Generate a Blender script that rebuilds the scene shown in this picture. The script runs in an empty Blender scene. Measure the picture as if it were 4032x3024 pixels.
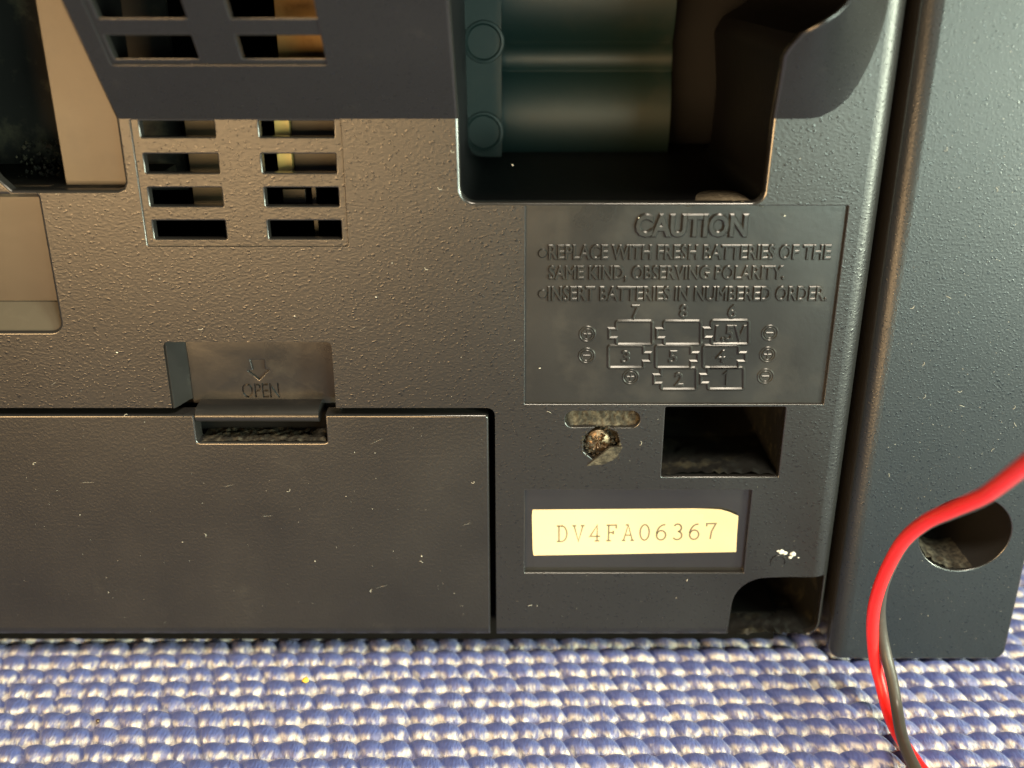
import bpy, bmesh, math, random
import numpy as np
from mathutils import Vector, Matrix, noise
from mathutils.geometry import delaunay_2d_cdt

random.seed(7)
S = bpy.context.scene
COL = S.collection
MM = 0.001

# ------------------------------------------------------------------ camera
# millimetres are used throughout; everything is scaled to metres when linked
F = 4000.0            # focal length in photograph pixels (4032 px wide)
PITCH = math.atan(0.412)
DIST = 149.0          # lens to back panel along the optical axis, mm
CAMY = -DIST * math.cos(PITCH)
_ang = math.atan(1083 / F) + PITCH
CAMZ = -CAMY * math.tan(_ang)
cam_d = bpy.data.cameras.new('camera')
cam = bpy.data.objects.new('camera', cam_d)
COL.objects.link(cam)
cam.location = (0, CAMY * MM, CAMZ * MM)
cam.rotation_euler = (math.radians(90) - PITCH, 0, 0)
cam_d.sensor_width = 36
cam_d.lens = F / 4032 * 36
cam_d.clip_start = 0.005
cam_d.clip_end = 20
cam_d.dof.use_dof = True
cam_d.dof.focus_distance = 0.149
cam_d.dof.aperture_fstop = 14
S.camera = cam

# ------------------------------------------------------------------ room light
W = bpy.data.worlds.new('World'); S.world = W; W.use_nodes = True
W.node_tree.nodes['Background'].inputs[0].default_value = (0.62, 0.66, 0.72, 1)
W.node_tree.nodes['Background'].inputs[1].default_value = 0.03
S.view_settings.view_transform = 'Standard'
S.view_settings.look = 'None'
S.view_settings.exposure = 0.0
S.view_settings.gamma = 1


def area(name, loc, target, size, size_y, power, color):
    l = bpy.data.lights.new(name, 'AREA'); l.shape = 'RECTANGLE'
    l.size = size * MM; l.size_y = size_y * MM; l.energy = power; l.color = color
    o = bpy.data.objects.new(name, l); COL.objects.link(o)
    o.location = Vector(loc) * MM
    d = (Vector(target) - Vector(loc))
    o.rotation_euler = d.to_track_quat('-Z', 'Y').to_euler()
    return o


area('warm_room_lamp', (-200, -480, 52), (-30, 0, 65), 300, 110, 3.2, (1.0, 0.63, 0.29))
area('cool_window', (270, -480, 66), (50, 0, 66), 200, 130, 2.1, (0.80, 1.0, 0.84))
area('side_window', (420, -270, 75), (60, 0, 60), 130, 140, 4.8, (0.90, 1.0, 0.76))
area('ceiling_lamp', (150, -262, 550), (0, -10, 10), 170, 170, 4.3, (1.0, 0.87, 0.68))

# ------------------------------------------------------------------ pixel helpers
_cp, _sp = math.cos(PITCH), math.sin(PITCH)


def ray(px, py):
    x = (px - 2016) / F; y = -(py - 1512) / F
    # camera axes: right X, up (0, sp, cp), forward (0, cp, -sp)
    return (x, _cp + y * _sp, -_sp + y * _cp)


def U(px, py, Y=0.0):
    """photograph pixel to (X, Z) on the vertical plane at depth Y."""
    r = ray(px, py); t = (Y - CAMY) / r[1]
    return (r[0] * t, CAMZ + r[2] * t)


def P3(px, py, Y):
    a = U(px, py, Y); return Vector((a[0], Y, a[1]))


def G(px, py, z=0.0):
    """photograph pixel to the point at height z."""
    r = ray(px, py); t = (z - CAMZ) / r[2]
    return Vector((r[0] * t, CAMY + r[1] * t, z))


Z0 = U(2016, 468)[1]          # height where the overhanging part begins
TF = 0.78                     # slope of the overhang


def UF(px, py):
    """photograph pixel to (X, Z) on the overhanging facet."""
    r = ray(px, py)
    # Y = -TF (Z-Z0);  CAMY + r1 t = -TF (CAMZ + r2 t - Z0)
    t = (-CAMY - TF * (CAMZ - Z0)) / (r[1] + TF * r[2])
    return (r[0] * t, CAMZ + r[2] * t)


def UU(px, py):
    return UF(px, py) if py < 468 else U(px, py)


# ------------------------------------------------------------------ materials
def mat(name, base, rough=0.5, spec=0.5, metal=0.0, grain=None, vary=0.0, coat=0.0, fine=None, dust=None):
    m = bpy.data.materials.new(name); m.use_nodes = True
    nt = m.node_tree; N = nt.nodes; L = nt.links
    b = N['Principled BSDF']
    b.inputs['Base Color'].default_value = (*base, 1)
    b.inputs['Roughness'].default_value = rough
    b.inputs['Specular IOR Level'].default_value = spec
    b.inputs['Metallic'].default_value = metal
    b.inputs['Coat Weight'].default_value = coat
    tc = N.new('ShaderNodeTexCoord')
    col = None
    if vary:
        n = N.new('ShaderNodeTexNoise'); n.inputs['Scale'].default_value = 60; n.inputs['Detail'].default_value = 6
        L.new(tc.outputs['Object'], n.inputs['Vector'])
        r = N.new('ShaderNodeMapRange'); r.inputs[1].default_value = 0.3; r.inputs[2].default_value = 0.7
        r.inputs[3].default_value = 1 - vary; r.inputs[4].default_value = 1 + vary
        L.new(n.outputs['Fac'], r.inputs[0])
        mx = N.new('ShaderNodeVectorMath'); mx.operation = 'SCALE'; mx.inputs[0].default_value = base
        L.new(r.outputs[0], mx.inputs['Scale'])
        col = mx.outputs[0]
        rr = N.new('ShaderNodeMapRange'); rr.inputs[1].default_value = 0.3; rr.inputs[2].default_value = 0.7
        rr.inputs[3].default_value = rough - 0.05; rr.inputs[4].default_value = rough + 0.05
        L.new(n.outputs['Fac'], rr.inputs[0]); L.new(rr.outputs[0], b.inputs['Roughness'])
    if dust:   # (scale, threshold, amount, colour): settled dust and smudges
        n = N.new('ShaderNodeTexNoise'); n.inputs['Scale'].default_value = dust[0]; n.inputs['Detail'].default_value = 10
        n.inputs['Roughness'].default_value = 0.65
        L.new(tc.outputs['Object'], n.inputs['Vector'])
        r = N.new('ShaderNodeMapRange'); r.inputs[1].default_value = dust[1]; r.inputs[2].default_value = dust[1] + 0.22
        r.inputs[3].default_value = 0; r.inputs[4].default_value = dust[2]
        L.new(n.outputs['Fac'], r.inputs[0])
        mx = N.new('ShaderNodeMix'); mx.data_type = 'RGBA'
        L.new(r.outputs[0], mx.inputs['Factor'])
        if col: L.new(col, mx.inputs['A'])
        else: mx.inputs['A'].default_value = (*base, 1)
        mx.inputs['B'].default_value = (*dust[3], 1)
        col = mx.outputs['Result']
    if col: L.new(col, b.inputs['Base Color'])
    last = None
    for g in (grain or []):
        kind, sc, dist = g[:3]
        if kind == 'noise':
            n = N.new('ShaderNodeTexNoise'); n.inputs['Scale'].default_value = sc; n.inputs['Detail'].default_value = 3
            out = n.outputs['Fac']
        else:
            n = N.new('ShaderNodeTexVoronoi'); n.inputs['Scale'].default_value = sc
            n.feature = 'SMOOTH_F1'; out = n.outputs['Distance']
        if len(g) > 3:
            mp = N.new('ShaderNodeMapping'); mp.inputs['Rotation'].default_value = (0, math.radians(g[4]), 0)
            mp.inputs['Scale'].default_value = (g[3], 1, 1)
            L.new(tc.outputs['Object'], mp.inputs['Vector']); L.new(mp.outputs[0], n.inputs['Vector'])
        else:
            L.new(tc.outputs['Object'], n.inputs['Vector'])
        if kind == 'spots':   # sparse raised specks
            r = N.new('ShaderNodeMapRange'); r.inputs[1].default_value = 0.28; r.inputs[2].default_value = 0.05
            r.inputs[3].default_value = 0; r.inputs[4].default_value = 1
            L.new(out, r.inputs[0]); out = r.outputs[0]
            gl = N.new('ShaderNodeMapRange'); gl.inputs[1].default_value = 0; gl.inputs[2].default_value = .5
            gl.inputs[3].default_value = rough; gl.inputs[4].default_value = .26
            L.new(out, gl.inputs[0]); L.new(gl.outputs[0], b.inputs['Roughness'])
        bp = N.new('ShaderNodeBump'); bp.inputs['Distance'].default_value = dist * MM
        bp.inputs['Strength'].default_value = 1
        L.new(out, bp.inputs['Height'])
        if last: L.new(last.outputs[0], bp.inputs['Normal'])
        last = bp
    if last: L.new(last.outputs[0], b.inputs['Normal'])
    return m


DUST = (0.22, 0.17, 0.11)
M = {}
M['panel'] = mat('textured_black_plastic', (0.012, 0.012, 0.0122), 0.37, 0.5, vary=0.12,
                 grain=[('noise', 2900, 0.042, 0.6, 28), ('spots', 2300, 0.018, 0.7, 30)], dust=(170, 0.62, 0.10, (0.14, 0.12, 0.10)))
M['cover'] = mat('fine_black_plastic', (0.013, 0.0125, 0.0118), 0.38, 0.5, vary=0.1,
                 grain=[('noise', 2200, 0.05), ('noise', 4200, 0.02)], dust=(130, 0.6, 0.10, (0.12, 0.11, 0.09)))
M['smooth'] = mat('smooth_black_plastic', (0.016, 0.0155, 0.015), 0.30, 0.5, vary=0.15,
                  grain=[('noise', 300, 0.05)], dust=(150, 0.55, 0.20, (0.14, 0.12, 0.09)))
M['caution'] = mat('moulded_caution_plastic', (0.016, 0.016, 0.0155), 0.31, 0.5, vary=0.15,
                   grain=[('noise', 1500, 0.012)], dust=(110, 0.5, 0.25, (0.08, 0.072, 0.06)))
M['bay'] = mat('battery_bay_plastic', (0.008, 0.023, 0.022), 0.40, 0.5, grain=[('noise', 400, 0.03)],
               dust=(90, 0.55, 0.2, (0.09, 0.08, 0.06)))
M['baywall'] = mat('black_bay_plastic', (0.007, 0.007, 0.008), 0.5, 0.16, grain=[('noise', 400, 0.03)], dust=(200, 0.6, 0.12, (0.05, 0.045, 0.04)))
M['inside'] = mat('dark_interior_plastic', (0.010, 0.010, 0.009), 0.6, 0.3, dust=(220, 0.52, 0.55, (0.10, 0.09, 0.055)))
M['dusty'] = mat('dusty_plastic', (0.03, 0.027, 0.021), 0.85, 0.2, grain=[('noise', 1800, 0.25)],
                 dust=(900, 0.45, 0.9, (0.12, 0.103, 0.072)))
M['speaker'] = mat('speaker_plastic', (0.010, 0.013, 0.016), 0.40, 0.5, vary=0.1,
                   grain=[('noise', 2800, 0.045), ('spots', 2500, 0.018)], dust=(160, 0.62, 0.1, (0.16, 0.15, 0.13)))
M['brown'] = mat('brown_inner_plastic', (0.045, 0.032, 0.020), 0.42, 0.5, grain=[('noise', 200, 0.05)],
                 dust=(160, 0.45, 0.5, (0.025, 0.02, 0.015)))
M['recess'] = mat('smooth_brown_recess', (0.032, 0.024, 0.016), 0.38, 0.5, grain=[('noise', 150, 0.05)])
M['ledge'] = mat('dusty_ledge', (0.06, 0.052, 0.038), 0.5, 0.4, grain=[('noise', 300, 0.05)], dust=(300, .5, .3, (.10, .088, .065)))
M['gold'] = mat('ochre_circuit_card', (0.34, 0.21, 0.075), 0.6, 0.3, vary=0.4, dust=(400, 0.5, 0.7, (0.16, 0.08, 0.035)))
M['yellow'] = mat('yellow_film_part', (0.55, 0.40, 0.13), 0.5, 0.4, vary=0.1)
M['olive'] = mat('olive_shield', (0.032, 0.024, 0.012), 0.5, 0.3, vary=0.3)
M['sticker'] = mat('cream_paper', (0.62, 0.49, 0.28), 0.62, 0.3, vary=0.03, grain=[('noise', 1200, 0.02)],
                   dust=(500, 0.62, 0.2, (0.50, 0.40, 0.20)))
M['ink'] = mat('faded_ink', (0.20, 0.165, 0.11), 0.8, 0.1, vary=0.3)
M['red'] = mat('red_wire_sheath', (0.90, 0.022, 0.022), 0.42, 0.45, vary=.1, grain=[('noise', 500, 0.06)], dust=(400, .6, .12, (.5, .25, .2)))
M['black'] = mat('black_wire_sheath', (0.055, 0.050, 0.042), 0.42, 0.45, vary=.15, grain=[('noise', 500, 0.06)], dust=(400, .55, .3, (.14, .12, .09)))
M['copper'] = mat('tarnished_screw_metal', (0.20, 0.15, 0.10), 0.45, 0.5, metal=0.9, grain=[('noise', 1500, 0.15)],
                  dust=(500, 0.5, 0.5, (0.2, 0.16, 0.1)))
M['pale_dust'] = mat('pale_dust', (0.34, 0.27, 0.18), 0.9, 0.1, grain=[('noise', 2500, 0.2)], dust=(900, .45, .8, (.16, .13, .09)))
M['lint'] = mat('pale_lint_and_glints', (0.62, 0.58, 0.48), 0.7, 0.3)
M['glue'] = mat('white_glue', (0.5, 0.5, 0.46), 0.6, 0.4, grain=[('noise', 2500, 0.1)])
M['crumb'] = mat('yellow_crumb', (0.75, 0.52, 0.06), 0.5, 0.4)
M['edge'] = mat('polished_black_plastic', (0.020, 0.019, 0.018), 0.22, 0.85, vary=0.1)
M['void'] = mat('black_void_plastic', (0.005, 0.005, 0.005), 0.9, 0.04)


# ------------------------------------------------------------------ mesh helpers
def link(name, verts, faces, m, parent=None, smooth=30, label=None, kind=None, mi=None):
    me = bpy.data.meshes.new(name)
    me.from_pydata([(v[0] * MM, v[1] * MM, v[2] * MM) for v in verts], [], faces)
    me.update()
    me.materials.append(m)
    if mi and any(mi):
        me.materials.append(M['edge']); me.polygons.foreach_set('material_index', mi)
    if smooth:
        me.polygons.foreach_set('use_smooth', [True] * len(me.polygons))
        me.set_sharp_from_angle(angle=math.radians(smooth))
        q = math.hypot(1, .78)   # exactly flat sheets stay flat, so their bevels do not bleed across them
        for p in me.polygons:
            n_ = p.normal
            if abs(n_.y) > .99999 or (abs(n_.x) < 1e-3 and abs(abs(n_.y) - 1 / q) < 2e-4): p.use_smooth = False
    o = bpy.data.objects.new(name, me); COL.objects.link(o)
    if parent: o.parent = parent
    if label: o['label'] = label
    if kind: o['kind'] = kind
    return o


class Mesh:
    def __init__(s): s.v = []; s.f = []; s.mi = []; s.cur = 0

    def add(s, v, f):
        n = len(s.v); s.v += [tuple(a) for a in v]; s.f += [tuple(i + n for i in q) for q in f]; s.mi += [s.cur] * len(f)

    def box(s, x0, x1, y0, y1, z0, z1, bev=0.0):
        bm = bmesh.new(); bmesh.ops.create_cube(bm, size=1)
        for v in bm.verts:
            v.co = Vector(((x0 + x1) / 2 + v.co.x * (x1 - x0), (y0 + y1) / 2 + v.co.y * (y1 - y0), (z0 + z1) / 2 + v.co.z * (z1 - z0)))
        if bev: bmesh.ops.bevel(bm, geom=bm.edges[:], offset=bev, segments=2, affect='EDGES', profile=0.5)
        bm.verts.index_update()
        s.add([v.co for v in bm.verts], [[v.index for v in f.verts] for f in bm.faces]); bm.free()

    def build(s, name, m, parent=None, weld=True, **k):
        if weld:
            bm = bmesh.new()
            vs = [bm.verts.new(v) for v in s.v]
            for f, q in zip(s.f, s.mi):
                if len(set(f)) > 2:
                    try: bm.faces.new([vs[i] for i in f]).material_index = q
                    except ValueError: pass
            bmesh.ops.remove_doubles(bm, verts=bm.verts[:], dist=1e-3)
            bmesh.ops.recalc_face_normals(bm, faces=bm.faces[:])
            bm.verts.index_update()
            s.v = [v.co.copy() for v in bm.verts]; s.f = [[v.index for v in f.verts] for f in bm.faces]; s.mi = [f.material_index for f in bm.faces]; bm.free()
        return link(name, s.v, s.f, m, parent, mi=s.mi, **k)


def area2(l):
    return 0.5 * sum(l[i][0] * l[(i + 1) % len(l)][1] - l[(i + 1) % len(l)][0] * l[i][1] for i in range(len(l)))


def ccw(l): return list(l) if area2(l) > 0 else list(l)[::-1]


def rr(x0, x1, z0, z1, r=0.5, n=4):
    """rounded rectangle, ccw; r may be one number or (bl, br, tr, tl)."""
    if x0 > x1: x0, x1 = x1, x0
    if z0 > z1: z0, z1 = z1, z0
    rs = r if isinstance(r, (tuple, list)) else (r,) * 4
    out = []
    for (cx, cz, a, q) in ((x0, z0, 180, rs[0]), (x1, z0, 270, rs[1]), (x1, z1, 0, rs[2]), (x0, z1, 90, rs[3])):
        sx = 1 if cx == x0 else -1; sz = 1 if cz == z0 else -1
        if q <= 0: out.append((cx, cz)); continue
        nn = max(n, int(q * 1.5))
        for k in range(nn + 1):
            t = math.radians(a + 90 * k / nn)
            out.append((cx + sx * q + q * math.cos(t), cz + sz * q + q * math.sin(t)))
    return out


def prect(xl, xr, yt, yb, r=0.5, n=4, fn=None, Y=0):
    """rounded rectangle from photograph pixels measured at its mid lines."""
    f = fn or (lambda a, b: U(a, b, Y))
    ym = (yt + yb) / 2; xm = (xl + xr) / 2
    return rr(f(xl, ym)[0], f(xr, ym)[0], f(xm, yb)[1], f(xm, yt)[1], r, n)


def offset(loop, d):
    """move a ccw loop outward by d."""
    n = len(loop); out = []
    for i in range(n):
        a = Vector(loop[i - 1]); b = Vector(loop[i]); c = Vector(loop[(i + 1) % n])
        e1 = (b - a).normalized(); e2 = (c - b).normalized()
        n1 = Vector((e1.y, -e1.x)); n2 = Vector((e2.y, -e2.x))
        m = n1 + n2
        if m.length < 1e-6: m = n1
        m.normalize(); k = 1 / max(0.4, m.dot(n1))
        p = b + m * d * k
        out.append((p.x, p.y))
    return out


def crosscut(loop, z):
    out = []
    n = len(loop)
    for i in range(n):
        a = loop[i]; b = loop[(i + 1) % n]; out.append(a)
        if (a[1] - z) * (b[1] - z) < -1e-9:
            t = (z - a[1]) / (b[1] - a[1]); out.append((a[0] + (b[0] - a[0]) * t, z))
    return out


def densify(loop, step):
    out = []
    n = len(loop)
    for i in range(n):
        a = loop[i]; b = loop[(i + 1) % n]
        L = math.dist(a, b); k = max(1, int(math.ceil(L / step)))
        for j in range(k): out.append((a[0] + (b[0] - a[0]) * j / k, a[1] + (b[1] - a[1]) * j / k))
    return out


def inside(p, l):
    c = False; x, y = p; n = len(l); j = n - 1
    for i in range(n):
        xi, yi = l[i]; xj, yj = l[j]
        if (yi > y) != (yj > y) and x < (xj - xi) * (y - yi) / (yj - yi) + xi: c = not c
        j = i
    return c


def plate(outer, holes, yf, outer_bev=0.0, outer_depth=None, lines=(), pts=(), mb=None, segs=5):
    """front sheet y=yf(x,z) with holes. holes: dicts loop, bev, depth (relative) or yend (absolute), floor (callable or None)."""
    mb = mb or Mesh()
    outer = ccw(outer)
    o_in = offset(outer, -outer_bev) if outer_bev else outer
    V = []; E = []

    def addloop(l, closed=True):
        n0 = len(V); V.extend(Vector(p) for p in l)
        m = len(l)
        for i in range(m if closed else m - 1): E.append((n0 + i, n0 + (i + 1) % m))
    addloop(o_in)
    hl = []
    for h in holes:
        l = ccw(h['loop']); h['_l'] = l
        b = h.get('bev', 0.15)
        lo = offset(l, b) if b else l
        h['_o'] = lo; hl.append(lo); addloop(lo)
    for ln in lines: addloop(ln, False)
    for p in pts:
        if inside(p, o_in) and not any(inside(p, q) for q in hl): V.append(Vector(p))
    vo, eo, fo, *_ = delaunay_2d_cdt(V, E, [], 0, 1e-5)
    fs = []
    for f in fo:
        c = (sum(vo[i].x for i in f) / 3, sum(vo[i].y for i in f) / 3)
        if not inside(c, o_in): continue
        if any(inside(c, q) for q in hl): continue
        fs.append(f)
    mb.add([(v.x, yf(v.x, v.y), v.y) for v in vo], fs)

    def strip(A, B):
        n = len(A); mb.add(A + B, [(i, (i + 1) % n, n + (i + 1) % n, n + i) for i in range(n)])
    mb.cur = 1
    for h in holes:
        l, b = h['_l'], h.get('bev', 0.15)
        prev = [(p[0], yf(*p), p[1]) for p in h['_o']]
        if b:
            for k in range(1, segs + 1):
                th = math.pi / 2 * k / segs
                lo = offset(l, b * (1 - math.sin(th)))
                cur = [(p[0], yf(*p) + b * (1 - math.cos(th)), p[1]) for p in lo]
                strip(prev, cur); prev = cur
        sh = h.get('taper', 0.0)
        le = offset(l, -sh) if sh else l
        fl = h.get('floor')
        if 'yend' in h: cur = [(p[0], h['yend'], p[1]) for p in le]
        elif callable(fl): cur = [(p[0], fl(*p), p[1]) for p in le]
        else: cur = [(p[0], yf(*p) + h.get('depth', 1), p[1]) for p in le]
        strip(prev, cur)
        if fl:
            mb.cur = h.get('fmat', 1)
            fv = [Vector(p) for p in le]; fe = [(i, (i + 1) % len(le)) for i in range(len(le))]
            if 'crease' in h:
                xs_ = [p[0] for p in le]; fv += [Vector((min(xs_) + .01, h['crease'])), Vector((max(xs_) - .01, h['crease']))]; fe.append((len(fv) - 2, len(fv) - 1))
            vv, ee, ff, *_ = delaunay_2d_cdt(fv, fe, [], 0, 1e-5)
            ys = fl if callable(fl) else (lambda x, z: yf(x, z) + h.get('depth', 1))
            if 'yend' in h: ys = lambda x, z, q=h['yend']: q
            ff = [f for f in ff if inside((sum(vv[i].x for i in f) / 3, sum(vv[i].y for i in f) / 3), le)]
            mb.add([(v.x, ys(v.x, v.y), v.y) for v in vv], ff); mb.cur = 1
    prev = [(p[0], yf(*p), p[1]) for p in o_in]
    if outer_bev:
        for k in range(1, segs + 1):
            th = math.pi / 2 * k / segs
            lo = offset(outer, -outer_bev * (1 - math.sin(th)))
            cur = [(p[0], yf(*p) + outer_bev * (1 - math.cos(th)), p[1]) for p in lo]
            strip(prev, cur); prev = cur
    if outer_depth is not None:
        cur = [(p[0], outer_depth(*p), p[1]) for p in outer]
        strip(prev, cur)
    mb.cur = 0
    return mb


def empty(name, loc, label=None, cat=None):
    o = bpy.data.objects.new(name, None); COL.objects.link(o)
    o.empty_display_size = 0.01
    if label: o['label'] = label
    if cat: o['category'] = cat
    return o


def tube(mb, pts, r, n=10, twist=None):
    pts = [Vector(p) for p in pts]
    base = len(mb.v); up = Vector((0, -1, 0.3)).normalized(); rings = []
    for i, p in enumerate(pts):
        t = (pts[min(i + 1, len(pts) - 1)] - pts[max(i - 1, 0)]).normalized()
        a = t.cross(up).normalized(); b = a.cross(t)
        rr_ = r[i] if isinstance(r, (list, tuple)) else r
        rings.append([p + (a * math.cos(2 * math.pi * k / n) + b * math.sin(2 * math.pi * k / n)) * rr_ for k in range(n)])
    v = [q for ring in rings for q in ring]
    f = [(i * n + k, i * n + (k + 1) % n, (i + 1) * n + (k + 1) % n, (i + 1) * n + k) for i in range(len(pts) - 1) for k in range(n)]
    f += [tuple(range(n))[::-1], tuple((len(pts) - 1) * n + k for k in range(n))]
    mb.add(v, f)


def spline(pts, n=8):
    pts = [Vector(p) for p in pts]; out = []
    P = [pts[0] * 2 - pts[1]] + pts + [pts[-1] * 2 - pts[-2]]
    for i in range(1, len(P) - 2):
        for k in range(n):
            t = k / n; a, b, c, d = P[i - 1], P[i], P[i + 1], P[i + 2]
            out.append(0.5 * ((2 * b) + (c - a) * t + (2 * a - 5 * b + 4 * c - d) * t * t + (3 * b - a - 3 * c + d) * t ** 3))
    out.append(pts[-1]); return out


def ridge(mb, line, w, h, y, closed=False, top=0.45):
    """raised moulded rib following a 2-D (x, z) line on the plane y."""
    n = len(line); L = []; Rr = []
    for i in range(n):
        b = Vector(line[i])
        a = Vector(line[i - 1]) if (closed or i > 0) else None
        c = Vector(line[(i + 1) % n]) if (closed or i < n - 1) else None
        if a is None: a = b - (c - b)
        if c is None: c = b + (b - a)
        e1 = (b - a).normalized(); e2 = (c - b).normalized()
        m = Vector((e1.y + e2.y, -e1.x - e2.x))
        if m.length < 1e-6: m = Vector((e1.y, -e1.x))
        m.normalize(); k = 1 / max(0.5, m.dot(Vector((e1.y, -e1.x))))
        L.append((b, m * k))
    rows = [(-0.5, 0), (-0.5 * top, h), (0.5 * top, h), (0.5, 0)]
    v = []
    for b, m in L:
        for q, hh in rows:
            p = b + m * (q * w); v.append((p.x, y - hh, p.y))
    f = []
    for i in range(n if closed else n - 1):
        j = (i + 1) % n
        for k in range(3): f.append((i * 4 + k, i * 4 + k + 1, j * 4 + k + 1, j * 4 + k))
    if not closed:
        f += [(0, 1, 2, 3), tuple((n - 1) * 4 + k for k in (3, 2, 1, 0))]
    mb.add(v, f)


def text_mesh(body, bold=0.0, ext=0.02, bev=0.0, res=3, gap=1.0):
    cu = bpy.data.curves.new('t', 'FONT'); cu.body = body; cu.size = 1
    cu.resolution_u = res; cu.extrude = ext; cu.bevel_depth = bev; cu.bevel_resolution = 0; cu.offset = bold
    cu.space_character = gap
    o = bpy.data.objects.new('t', cu); COL.objects.link(o)
    bpy.context.view_layer.update()
    dg = bpy.context.evaluated_depsgraph_get()
    me = o.evaluated_get(dg).to_mesh()
    v = [x.co.copy() for x in me.vertices]; f = [list(p.vertices) for p in me.polygons]
    o.evaluated_get(dg).to_mesh_clear()
    bpy.data.objects.remove(o); bpy.data.curves.remove(cu)
    return v, f


def place_text(mb, body, xl, xr, yt, yb, Y, raise_=0.25, bold=0.0, bev=0.012, fit_y=True, xscale=1.0):
    """text filling the pixel box, standing raise_ mm proud of plane Y."""
    v, f = text_mesh(body, bold, 0.006, bev)
    x0 = min(a.x for a in v); x1 = max(a.x for a in v); y0 = min(a.y for a in v); y1 = max(a.y for a in v)
    z0 = min(a.z for a in v); z1 = max(a.z for a in v)
    ym = (yt + yb) / 2; xm = (xl + xr) / 2
    X0 = U(xl, ym, Y)[0]; X1 = U(xr, ym, Y)[0]; ZB = U(xm, yb, Y)[1]; ZT = U(xm, yt, Y)[1]
    out = [(X0 + (a.x - x0) / (x1 - x0) * (X1 - X0),
            Y + 0.02 - (a.z - z0) / (z1 - z0) * (raise_ + 0.02),
            ZB + (a.y - y0) / (y1 - y0) * (ZT - ZB)) for a in v]
    mb.add(out, f)


# ------------------------------------------------------------------ radio: back panel
radio = empty('portable_radio', (0, 0, 0),
              'back of a black plastic portable radio with battery bay, vents and moulded CAUTION panel', 'radio')

XL = -112.0; ZT = 108.0
ZB = U(2600, 2516)[1]
XR = (U(3588, 2)[0] + U(3372, 1600)[0] + U(3262, 2400)[0]) / 3
print('ZB', ZB, 'XR', XR, U(3588, 2)[0], U(3372, 1600)[0], U(3262, 2400)[0], 'Z0', Z0)
RR, RB = 3.0, 2.2

_cv = [(3150, 468), (3195, 466), (3230, 460), (3290, 430), (3340, 387), (3385, 322), (3425, 245), (3460, 160), (3485, 80), (3502, 0), (3512, -70), (3520, -160)]
CV = [U(*p) for p in _cv]
CX0 = CV[0][0]
CX = [c[0] for c in CV]; CZ = [Z0] + [c[1] for c in CV[1:]]


def z0f(x):
    if x <= CX[0]: return Z0
    if x >= CX[-1]: return 400.0
    return float(np.interp(x, CX, CZ))


def edge_round(x, z):
    y = 0.0
    if x > XR - RR:
        d = min(RR, x - (XR - RR)); y += RR - math.sqrt(max(0, RR * RR - d * d))
    if z < ZB + RB:
        d = min(RB, ZB + RB - z); y += RB - math.sqrt(max(0, RB * RB - d * d))
    return y


XK0, XK1 = U(3080, 468)[0], U(3505, 100)[0]


def yf(x, z):
    k = min(1, max(0, (x - XK0) / (XK1 - XK0))); k = 1 - .74 * k * k * (3 - 2 * k)
    return -TF * k * max(0.0, z - z0f(x)) + edge_round(x, z)


# door opening (lower left), notched out of the panel outline
DX = U(1952, 2050)[0]; DZ = U(1200, 1606)[1]
outer = [(XL, DZ)] + [(DX - 1.2, DZ)] + [(DX - 1.2 + 1.2 * math.sin(math.radians(a)), DZ - 1.2 + 1.2 * math.cos(math.radians(a))) for a in (22, 45, 68)] + \
        [(DX, DZ - 1.2), (DX, ZB)] + \
        [(XR - 3, ZB)] + [(XR - 3 + 3 * math.sin(math.radians(a)), ZB + 3 - 3 * math.cos(math.radians(a))) for a in (22, 45, 68)] + \
        [(XR, ZB + 3), (XR, ZT), (XL, ZT)]
outer = densify(outer, 3.0)

H = []
# battery bay opening
bl = U(1812, 620)[0]; br_ = U(3020, 640)[0]; bb = U(2400, 797)[1]
bay_r = U(3042, 470)[0]
flare = [UF(3085, 222), UF(3105, 190), UF(3160, 128), UF(3240, 88), UF(3310, 52), UF(3355, 18), UF(3392, -30)]
bay = rr(bl, br_, bb, bb + 20, (2.0, 1.6, 0, 0), 6)[:-2] + [(bay_r, Z0)] + flare + [(flare[-1][0] + .4, ZT - 2), (bl - 0.3, ZT - 2)]
bay = crosscut(densify(bay, 2.0), Z0)
H.append(dict(loop=bay, bev=0.45, depth=1.3))
# left opening
lx = U(481, 640)[0]; lz = U(300, 750)[1]
lop = ccw([(lx, ZT - 2), (lx, lz + 1.2), (lx - .35, lz + .35), (lx - 1.2, lz), (U(45, 750)[0], lz), (U(0, 703)[0] - .3, U(0, 703)[1]), (U(-90, 600)[0], U(-90, 600)[1]), (U(-90, 600)[0], ZT - 2)])
lop = crosscut(densify(lop, 4), Z0)
H.append(dict(loop=lop, bev=0.42, depth=1.6))
# left shallow recess with slanting floor
rzt = U(100, 766)[1]; rzb = U(100, 1306)[1]; rx = U(183, 1000)[0] + .2


rzl = U(100, 1182, 3)[1]


def recess_floor(x, z): return 3.0 if z > rzl else .9 + (z - rzb) / (rzl - rzb) * 2.1


H.append(dict(loop=crosscut(rr(XL + 8, rx, rzb, rzt, (1, 1.5, .5, .5), 5), rzl), bev=0.4, depth=3.4))
# vent recesses
VG = prect(537, 1370, 480, 972, 0.3, 2); vz1 = Z0 - 0.05
gx0 = U(580, 966)[0]; gx1 = U(1372, 972)[0]
low_gr = rr(gx0, gx1, U(1000, 970)[1], Z0 - .12, .2, 2)
up_gr = rr(UF(436, 258)[0] + .1, UF(1286, 252)[0], UF(900, 256)[1], ZT - 3, .2, 2)
H.append(dict(loop=densify(low_gr, 6), bev=0.12, depth=0.25))
H.append(dict(loop=densify(up_gr, 6), bev=0.12, depth=0.25))
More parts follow.
